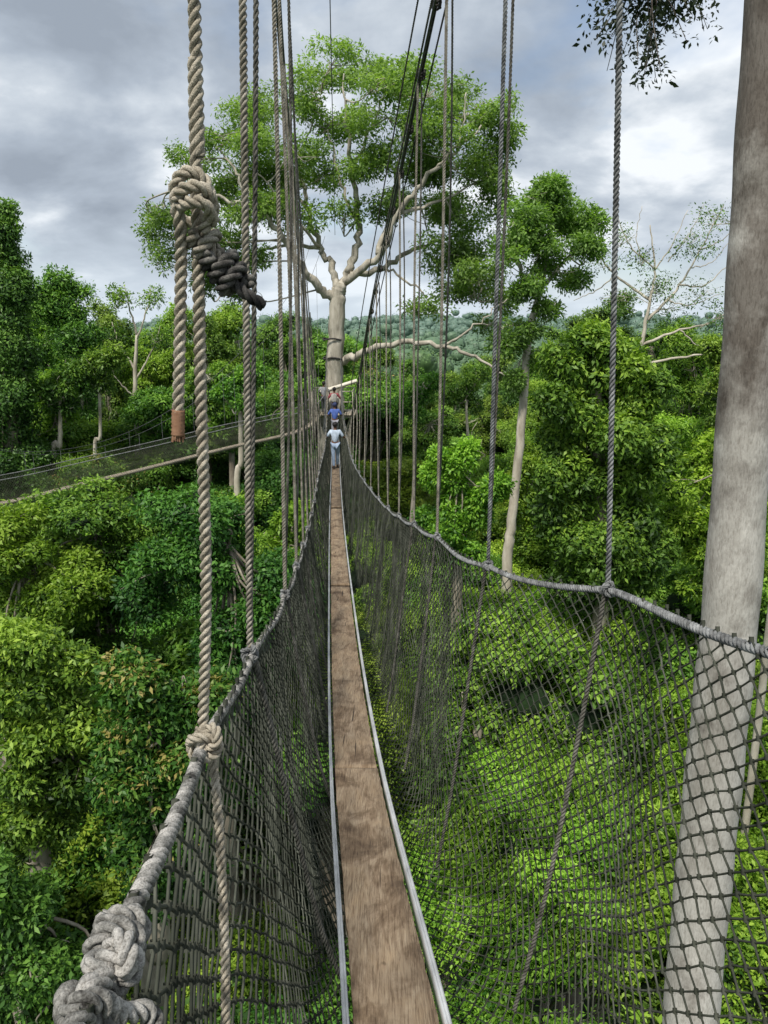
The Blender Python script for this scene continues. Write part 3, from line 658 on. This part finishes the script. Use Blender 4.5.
for sd_ in (1,-1):
    ys=np.arange(-1.5,41.01,.02); p=rail(sd_,ys)
    h=np.array([.2,]+ (hangR if sd_>0 else hangL)); 
    seg=np.searchsorted(h,ys); lo=h[np.clip(seg-1,0,len(h)-1)]; hi=h[np.clip(seg,0,len(h)-1)]; u_=np.clip((ys-lo)/np.maximum(hi-lo,.01),0,1)
    p[:,2]-=.03*4*u_*(1-u_)*np.clip(ys/2,0,1); p[:,0]+=sd_*.006*np.sin(ys*5)
    nr=ys<14; Rr_=.0122 if sd_<0 else .0150
    part('handrail_rope',cat([rope(p[nr],Rr_,.050 if sd_<0 else .066,.006),rope(p[~nr],.016,.12,.03,k=5)]),'rope_dirty' if sd_<0 else 'rope_grey',True,'thick twisted dirty grey handrail rope')
CY=[-3,0,2.3,4,6,8.2,12,18,26,33,41.6]
CZr=[6.0,4.5,3.55,2.9,2.2,1.5,.2,-1.9,-3.5,-3.2,-.9]
CXr=[.9,.8,.68,.58,.36,.16,-.2,-.72,-1.32,-1.8,-2.3]
CXl=[-.0,-.12,-.31,-.5,-.72,-.9,-1.16,-1.55,-2.0,-2.5,-3.0]
def cable(sd_,y):
    y=np.asarray(y,float); return np.stack([hint(y,CY,CXr if sd_>0 else CXl),y,CZ+hint(y,CY,CZr)],-1)
ys=np.linspace(-3,41.6,160)
for sd_ in (1,-1):
    p=cable(sd_,ys); part('suspension_cable',tube(p,.009,7),'steel',True,'dark steel main cable')
    p2=p+np.array([.05*sd_,0,.09])*np.sin(np.linspace(0,PI,len(p)))[:,None]; part('suspension_cable',tube(p2,.008,6),'steel')
    if sd_>0:
        for (ox,oz,r_,fq) in [(-.10,.2,.008,1),(.03,.05,.0095,3),(-.04,-.07,.009,2),(.09,.02,.008,1.5)]:
            p3=p+np.array([ox,0,oz])*np.abs(np.sin(np.linspace(.5,PI*fq,len(p))))[:,None]; part('suspension_cable',rope(p3[:90],r_,.06,.012,k=5),'rope_dark' if ox>0 else 'rope_olive')
a=P(330,0,20); b_=P(335,235,42.3); d_=(b_-a)/(b_[1]-a[1]); part('overhead_wire',tube(np.linspace(a-d_*22,b_,6),.014,6),'steel',True,'thin dark steel wire')
def netpt(sd_,y,s):
    top=rail(sd_,y); dx=deckX(y); dz=deckZ(y); off=top[...,0]-dx; h=top[...,2]-dz
    if sd_>0:
        lowz=-.72; fx=hint(s,[0,.3,.55,.78,.9,1.],[1,.91,.82,.66,.42,.15]); fz=hint(s,[0,.3,.55,.78,.9,1.],[1,.52,.1,-.17,-.22,-.23])
    else:
        lowz=-.25; fx=hint(s,[0,.3,.6,.8,1.],[1,.93,.78,.6,.3]); fz=hint(s,[0,.3,.6,.8,1.],[1,.62,.2,-.1,-.25])
    zz_=np.where(fz>0,fz*h,fz/(-.25)*lowz)
    bul=np.sin(s*PI)*(.03*np.sin(y*2.3+sd_)+.015*np.sin(y*5.1+s*4))
    return np.stack([dx+off*fx+sd_*bul,y,dz+zz_+.006*np.sin(y*6+s*12)],-1)
def makenet(sd_,y0,y1,cw,rows,r,k,knots,seed,pf=netpt):
    rg=R0(seed); nc=int((y1-y0)/cw); I,J=np.meshgrid(np.arange(nc+1),np.arange(rows+1),indexing='ij')
    yy=y0+(I+.5*(J%2))*cw+rg.normal(size=I.shape)*cw*.025+.06*cw*np.sin(J*.25+I*.11); ss=np.clip(J/rows+rg.normal(size=I.shape)*.001,0,1)
    N=pf(sd_,yy,ss); N+=rg.normal(size=N.shape)*.0018
    A=[];B=[]
    A.append(N[:,:-1].reshape(-1,3));B.append(N[:,1:].reshape(-1,3))
    ev=J[:,:-1]%2==0
    a=N[1:,:-1][ev[1:]]; b=N[:-1,1:][ev[1:]]; A.append(a);B.append(b)
    a=N[:-1,:-1][~ev[:-1]]; b=N[1:,1:][~ev[:-1]]; A.append(a);B.append(b)
    A=np.concatenate(A);B=np.concatenate(B); ex=(B-A)*.03
    out=[prisms(A-ex,B+ex,r*(.85+.3*rg.rand(len(A))),k)]
    if knots:
        q=N.reshape(-1,3); o1=np.zeros_like(q); o1[:,2]=r*2.; o1[:,1]=r*.8; out.append(prisms(q-o1,q+o1,r*2.2,5))
    return cat(out)
for sd_ in (1,-1):
    rows=66 if sd_>0 else 46
    n1_=makenet(sd_,-1.2,5,.095,rows,.0029,4,True,1)
    n1b=makenet(sd_,5,10,.095,rows,.0031,4,True,3)
    n2_=makenet(sd_,10,41,.09,rows-14,.0035,3,False,2)
    part('side_net',cat([n1_,n1b,n2_]),'net',False,'dark diamond-mesh safety net')
rg=R0(9)
def coil(c,ax,r,L,turns,n=14):
    ax=np.asarray(ax,float);ax/=np.linalg.norm(ax); ref=np.array([0,0,1.]) if abs(ax[2])<.8 else np.array([1.,0,0])
    u1=np.cross(ax,ref);u1/=np.linalg.norm(u1);u2=np.cross(ax,u1); t=np.linspace(0,1,int(turns*n))
    a=t*turns*2*PI; return c+ax*((t-.5)*L)[:,None]+r*(np.cos(a)[:,None]*u1+np.sin(a)[:,None]*u2)
def trefoil(c,s,rot=0,fl=1.):
    t=np.linspace(0,2*PI,90); x=np.sin(t)+2*np.sin(2*t);y_=np.cos(t)-2*np.cos(2*t);z=-np.sin(3*t)*1.3
    X_=x*math.cos(rot)-y_*math.sin(rot);Y_=x*math.sin(rot)+y_*math.cos(rot)
    return c+s*np.stack([X_,z*fl,Y_],1)
for sd_,hs in ((1,hangR),(-1,hangL)):
    for i,y in enumerate(hs):
        a=rail(sd_,y); b=cable(sd_,y); first=(sd_<0 and i==0)
        if b[2]-a[2]<.25: b=a+[0,0,.25]
        mid=(a+b)/2+[rg.normal()*.015,rg.normal()*.03,0]
        p=smoothc([a,mid,b],8); near=y<16
        if not first:
            R_=.0115 if y<6 else .0105
            g_=rope(p,R_,.056,.008,k=6) if y<9 else (rope(p,.0105,.08,.018,k=5) if near else tube(p,.0105,5))
            part('hanger_rope',g_,'rope' if (sd_<0 or y>5) else 'rope_grey')
            if near and ((sd_<0 and i>1) or i%3==1 or y>5):
                p2=p+np.array([.03+.03*rg.rand(),.2*rg.rand(),0])*np.sin(np.linspace(0,PI*.75,len(p)))[:,None]; part('hanger_rope',rope(p2,.0085,.06,.012,k=5),'rope_olive')
        t_=rail(sd_,y+.05)-rail(sd_,y-.05)
        k1=coil(a,t_,.021,.055,2.6); k2=trefoil(a+[0,-.01,.015],.0075,rg.rand()*6)
        if near: part('rope_knot',cat([rope(k1,.0088,.045,.007,True,5),rope(k2,.008,.04,.006,True,5)]),'rope_light' if (sd_<0 and i<1) else 'rope_grey')
        else: part('rope_knot',tube(coil(a,t_,.022,.06,3,8),.009,4,True),'rope_grey')
        if first:
            pts=np.array([P(210,742,1.27),P(217,800,1.24),P(222,880,1.2),P(225,960,1.16),P(226,1060,1.12)])
            part('side_rope',rope(smoothc(pts,10),.0095,.048,.006,k=6),'rope_light',True,'pale rope dropping from the knot beside the net'); continue
        smax=.80 if sd_>0 else .95
        pts=[netpt(sd_,np.array(y+(-.25 if sd_>0 else .1)*s_),np.array(s_))+np.array([-sd_*.012,0,0]) for s_ in np.linspace(0,smax,6)]
        pts=np.array(pts); e0,e1=pts[0],pts[-1]; ln=np.linspace(0,1,6)[:,None]; pts=pts*.35+(e0+(e1-e0)*ln)*.65
        part('side_rope',rope(smoothc(pts,6),.0105,.055,.009,k=5) if y<8 else tube(smoothc(pts,3),.007,4),'rope_olive' if y<8 else 'net')
for y in list(np.arange(4.6,16,.75)):
    c=cable(1,y); part('cable_clamp',tube(coil(c+[.02,0,.03],[0,1,-.4],.030,.10,3,8),.010,5,True),'rope_dark')
up=cable(-1,1.28); y0=1.28
A_=P(192,-60,y0); B_=P(197,215,y0); C_=rail(-1,1.28)
hr=part('hanger_rope',rope(smoothc([up,A_,P(194,60,y0),B_,P(199,262,y0)],14),.0102,.050,.0055),'rope_light',True,'beige hanger rope with a large knot')
part('hanger_rope',rope(smoothc([P(198,250,y0-.015),P(201,400,y0),P(206,580,y0),C_+[0,0,.01]],14),.0106,.050,.0055),'rope_light',True,'beige hanger rope with a large knot')
def sub(name,VF,mat,sm=True): 
    o=mk(name,rel(VF[0],wb),VF[1],[M[mat]],smooth=sm); child(o,hr); return o
tail=smoothc([P(203,232,y0-.03),P(211,205,y0-.04),P(203,178,y0-.045),P(186,172,y0-.045),P(175,188,y0-.04),P(180,225,y0-.035),P(181,262,y0-.02),P(180,330,y0-.02),P(178,420,y0-.02)],10)
sub('rope_tail',rope(tail,.0102,.050,.0055,True),'rope_light')
w0_=P(178.4,410,y0-.02); w1_=P(178,436,y0-.02); wl=np.linspace(0,1,14)[:,None]; wp=w0_+(w1_-w0_)*wl
whip=tube(wp,.0108+.0007*np.cos(np.arange(14)*PI),12)
fr=[]; 
for i in range(40):
    a_=rg.rand()*2*PI; q=math.sqrt(rg.rand())*.0095; s0=w1_+np.array([q*math.cos(a_),q*math.sin(a_),.004]); fr.append((s0,s0+np.array([q*math.cos(a_)*.25,0,-.008-.006*rg.rand()])))
sub('rope_whipping',cat([whip,prisms(np.array([x[0] for x in fr]),np.array([x[1] for x in fr]),.0013,4)]),'tape',False)
loop=smoothc([P(176,212,y0-.02),P(182,190,y0-.062),P(202,188,y0-.062),P(213,206,y0-.03),P(206,222,y0+.02),P(186,222,y0+.025),P(177,212,y0-.01),P(186,203,y0-.06),P(204,204,y0-.066),P(214,222,y0-.03)],10)
sub('rope_knot',rope(loop,.0102,.050,.0055,True),'rope_light')
k=coil(P(206,243,y0-.012),P(218,262,y0)-P(194,226,y0),.020,.034,1.6,22); sub('rope_knot',rope(k,.0106,.05,.0055,True),'rope')
k=coil(P(227,272,y0-.01),P(246,300,y0)-P(208,244,y0),.0215,.062,2.8,22); sub('rope_knot',rope(k,.0118,.056,.0055,True),'rope_soot')
sub('rope_tail',rope(smoothc([P(232,282,y0-.02),P(246,294,y0-.02),P(264,306,y0-.01)],8),.0105,.05,.0055,True),'rope_dark')
sub('rope_tail',rope(smoothc([P(200,225,y0-.01),P(212,250,y0),P(226,270,y0)],8),.0102,.050,.0055,True),'rope_light')
k=trefoil(P(207,742,1.25),.0098,.4,.8); part('rope_knot',rope(k,.0096,.047,.0055,True),'rope_light')
ax_=rail(-1,.72)-rail(-1,.58)
k=coil(P(118,940,.63),ax_,.0185,.062,2.6,26); part('rope_knot',rope(k,.0112,.044,.004,True,8),'rope_dirty',True,'large dirty white knotted rope')
k=trefoil(P(116,962,.59),.0070,.5,1.1); part('rope_knot',rope(k,.0104,.042,.004,True,8),'rope_dirty')
k=coil(P(84,1012,.55),[.8,.1,.35],.018,.045,2.2,26); part('rope_knot',rope(k,.0112,.044,.004,True,8),'rope_dirty')
k=smoothc([P(62,1040,.53),P(72,1008,.52),P(98,1000,.53),P(122,1014,.55),P(148,1012,.57),P(158,1040,.56)],8); part('rope_tail',rope(k,.0100,.042,.004,True,8),'rope_dirty')

# ================= SECOND WALKWAY
S=np.array([P(322,412,41.2),P(300,431,40.2),P(225,449,38),P(150,468,36),P(80,485,34),P(20,500,32),P(-60,515,29.5),P(-160,530,26)])
S=smoothc(S,8); s_len=np.r_[0,np.cumsum(np.linalg.norm(np.diff(S,axis=0),axis=1))]; LT=s_len[-1]
def sc_(u): return np.stack([np.interp(u,s_len,S[:,i]) for i in range(3)],-1)
b2=S[0].copy(); w2=empty('canopy_walkway',b2,'rope suspension footbridge with brown netting crossing above the trees','footbridge')
dirn=unit(S[-1]-S[0]); lat=unit(np.cross(dirn,[0,0,1.]))
def sbox(u,o,z,w_,h_):
    c=sc_(u)+lat*o+[0,0,z]
    rings=np.stack([c-lat*w_/2+[0,0,-h_/2],c+lat*w_/2+[0,0,-h_/2],c+lat*w_/2+[0,0,h_/2],c-lat*w_/2+[0,0,h_/2]],1); return ringmesh(rings)
us=np.linspace(0,LT,60)
part('plank',sbox(us,0,0,.28,.06),'wood_pale',False,None,w2,b2)
for sg in (-1,1):
    part('side_rail',sbox(us,sg*.17,.02,.02,.09),'wood_pale',False,None,w2,b2)
    def rl2(u,sg=sg): return sc_(u)+lat*sg*.5+np.array([0,0,1.1])
    part('handrail_rope',tube(rl2(us),.020,6),'rope_grey',True,None,w2,b2)
    def npf(sd_,y,s,sg=sg):
        o=np.interp(s,[0,.5,1],[.5,.4,.16])*sg; z=np.interp(s,[0,.5,1],[1.1,.45,-.12]); return sc_(y)+lat*o[...,None]+z[...,None]*np.array([0,0,1.])
    part('side_net',makenet(sg,0.2,LT-.2,.11,20,.0050,3,False,4,npf),'net_brown',False,None,w2,b2)
    hu=np.arange(.8,LT,1.6); top=rl2(hu)+np.stack([hu*0,hu*0,.5+ 4*((hu/LT-.55)**2)*6],1)
    cu=np.linspace(0,LT,40); ct=rl2(cu)+np.stack([cu*0,cu*0,.5+4*((cu/LT-.55)**2)*6],1)
    part('suspension_cable',tube(ct,.009,5),'steel',True,None,w2,b2)
    for q in range(len(hu)): part('hanger_rope',prisms(rl2(hu[q:q+1]),top[q:q+1],.007,4),'rope_grey',True,None,w2,b2)

# ================= PLATFORM
tc_=np.array([P(334,400,42.3)[0],42.3,CZ-4.66]); pf=empty('wooden_platform',tc_,'weathered timber viewing platform around the giant trunk','platform')
pf.scale=(.74,.9,1)
def pp(name,VF,mat='wood_pale',label=None): 
    o=mk(name,VF[0],VF[1],[M[mat]]); child(o,pf); 
    if label:o['label']=label
    return o
xs=np.arange(-1.5,1.6,.16); c=[];s=[]
for x in xs:
    for seg in ((-1.5,-.72),(.72,1.5)) if abs(x)<.82 else ((-1.5,1.5),):
        c.append([x,(seg[0]+seg[1])/2,-.02]); s.append([.145,seg[1]-seg[0],.05])
pp('deck',boxes(c,s))
pp('joist',boxes([[0,-1.3,-.12],[0,1.3,-.12],[0,-.8,-.12],[0,.8,-.12]],[[3.2,.12,.14]]*4))
for (x,y) in [(-1.45,-1.4),(1.45,-1.4),(-1.45,1.4),(1.45,1.4),(.55,-1.4),(-1.0,-1.4)]:
    pp('post',boxes([[x,y,.62]],[[.07,.07,1.15]]),'bark_giant')
pp('handrail',boxes([[1.0,-1.4,1.22],[0,1.4,1.22],[-1.45,0,1.22],[1.45,0,1.22],[1.,-1.4,.66]],[[1.0,.05,.05],[3.0,.05,.05],[.05,2.7,.05],[.05,2.7,.05],[.9,.04,.06]]),'bark_giant')
A=np.array([[-1.3,-1.2,-.1],[1.3,-1.2,-.1],[-1.3,1.2,-.1],[1.3,1.2,-.1]]); B=A*np.array([.4,.4,1])+[0,0,-1.6]; pp('brace',prisms(A,B,.07,4))
pp('slanted_board',prisms(np.array([[-.9,-1.1,1.15]]),np.array([[1.75,-1.0,1.75]]),.11,4),'wood_white',label='pale slanting board nailed across the trunk')
for z in (-.5,2.9,3.9): pp('cable_band',tube(np.array([[.74*math.cos(a),.61*math.sin(a),z+.04*math.sin(3*a)] for a in np.linspace(0,2*PI,30)]),.05,5,True),'rope_dark')

# ================= PEOPLE
def skinobj(name,pts,edges,rad,mat,par,root=0,sub=1):
    me=bpy.data.meshes.new(name); me.from_pydata([tuple(p) for p in pts],edges,[]); me.materials.append(mat)
    o=bpy.data.objects.new(name,me); col.objects.link(o)
    md=o.modifiers.new('Skin','SKIN'); md.use_smooth_shade=True
    sv_=me.skin_vertices[0].data
    for i,r in enumerate(rad): sv_[i].radius=(r,r) if not isinstance(r,tuple) else r; sv_[i].use_root=(i==root)
    ss=o.modifiers.new('Sub','SUBSURF'); ss.levels=sub; ss.render_levels=sub
    o.parent=par; return o
def person(y,H,label,shirt,pants,hair=M['hair'],handsoff=.36,stride=.18,hat=None,xo=0,z=None,pack=None,hh=1.1):
    x=float(deckX(y))+xo; z0=float(deckZ(y)) if z is None else z
    e=empty('person',(x,y,z0+.012),label,'person'); k=H/1.7
    J={}; pts=[];rad=[];ed=[]
    def v(n,p,r,fr=None):
        J[n]=len(pts); pts.append(np.array(p)*k); rad.append(r*k)
        if fr: ed.append((J[fr],J[n]))
    v('pel',(0,0,.93),.12); v('wst',(0,0,1.08),.105,'pel'); v('chs',(0,0,1.28),.13,'wst'); v('nb',(0,0,1.42),.07,'chs'); v('nk',(0,.01,1.48),.05,'nb')
    v('hd0',(0,.015,1.55),.075,'nk'); v('hd1',(0,.01,1.63),.085,'hd0'); v('hd2',(0,.0,1.70),.055,'hd1'); v('nose',(0,.108,1.585),.014,'hd0')
    for s,n in ((-1,'L'),(1,'R')):
        v('ear'+n,(s*.09,0,1.6),.014,'hd1')
        v('sh'+n,(s*.17,0,1.39),.062,'chs'); v('el'+n,(s*.3,.02,1.17),.042,'sh'+n)
        hx=s*handsoff/k; v('wr'+n,(hx,.2,hh+.02),.027,'el'+n); v('pa'+n,(hx,.27,hh+.01),.032,'wr'+n)
        for f in range(4):
            fx=hx+(f-1.5)*.019; v('f%d'%f+n,(fx,.315,hh+.005),.0095,'pa'+n); v('g%d'%f+n,(fx,.335-.004*abs(f-1.5),hh-.03),.008,'f%d'%f+n)
        v('th'+n,(hx-s*.035,.25,hh-.01),.011,'pa'+n); v('ti'+n,(hx-s*.045,.275,hh-.035),.009,'th'+n)
        st=stride*s
        v('hp'+n,(s*.085,0,.88),.09,'pel'); v('kn'+n,(s*.07,st*.6+.03,.48),.06,'hp'+n); v('an'+n,(s*.055,st,.09),.04,'kn'+n); v('ft'+n,(s*.06,st+.13,.035),.035,'an'+n)
    b=skinobj('body',pts,ed,rad,M['skin'],e)
    def cloth(name,names,extra,mat):
        idx={n:i for i,n in enumerate(names)}; pp_=[pts[J[n]] for n in names]; rr=[rad[J[n]]+extra for n in names]
        ee=[(idx[a],idx[b]) for a in names for b in names if (J[a],J[b]) in ed]
        return skinobj(name,pp_,ee,rr,mat,e)
    cloth('shirt',['pel','wst','chs','nb','shL','elL','shR','elR'],.014,shirt)
    cloth('trousers',['pel','hpL','knL','anL','hpR','knR','anR'],.013,pants)
    for s,n in ((-1,'L'),(1,'R')):
        a=pts[J['an'+n]]; skinobj('shoe',[a+[0,-.03,-.03],a+[0,.06,-.05],a+[.005*s,.15,-.055]],[(0,1),(1,2)],[.045*k,.043*k,.035*k],M['shoe'],e)
    sv,sf=CS4; V=sv*np.array([.098,.105,.1])*k+np.array([0,-.012,1.645])*k; V[:,2]=np.maximum(V[:,2],1.56*k); V=V*(1+.01*np.sin(sv[:,0:1]*40))
    o=mk('cap' if hat else 'hair',V,sf,[hat or hair],smooth=True); child(o,e)
    if pack:
        V=sv.copy(); V=np.sign(V)*np.abs(V)**.6*np.array([.15,.09,.22])*k+np.array([0,-.19,1.22])*k
        child(mk('backpack',V,sf,[pack],smooth=True),e)
    return e
person(27,1.62,'person in pale blue-grey shirt and jeans walking away holding both ropes',flat('shirt_paleblue',(.42,.49,.58)),flat('jeans_light',(.27,.34,.45)),handsoff=.37)
person(33.5,1.66,'person in blue shirt with dark cap walking along the plank',flat('shirt_blue',(.07,.12,.36)),flat('trousers_grey',(.25,.25,.28)),hat=flat('cap_dark',(.03,.04,.1)),handsoff=.34)
person(38.6,1.7,'person in maroon top carrying a pale backpack near the platform',flat('top_maroon',(.25,.06,.07)),flat('trousers_dark',(.05,.05,.07)),handsoff=.33,pack=flat('pack_pale',(.35,.33,.3)))
person(41.1,1.7,'person in grey shirt standing on the timber platform',flat('shirt_grey',(.25,.25,.26)),flat('trousers_black',(.04,.04,.05)),handsoff=.28,xo=-.55,z=CZ-4.665,stride=.05,hh=.98)
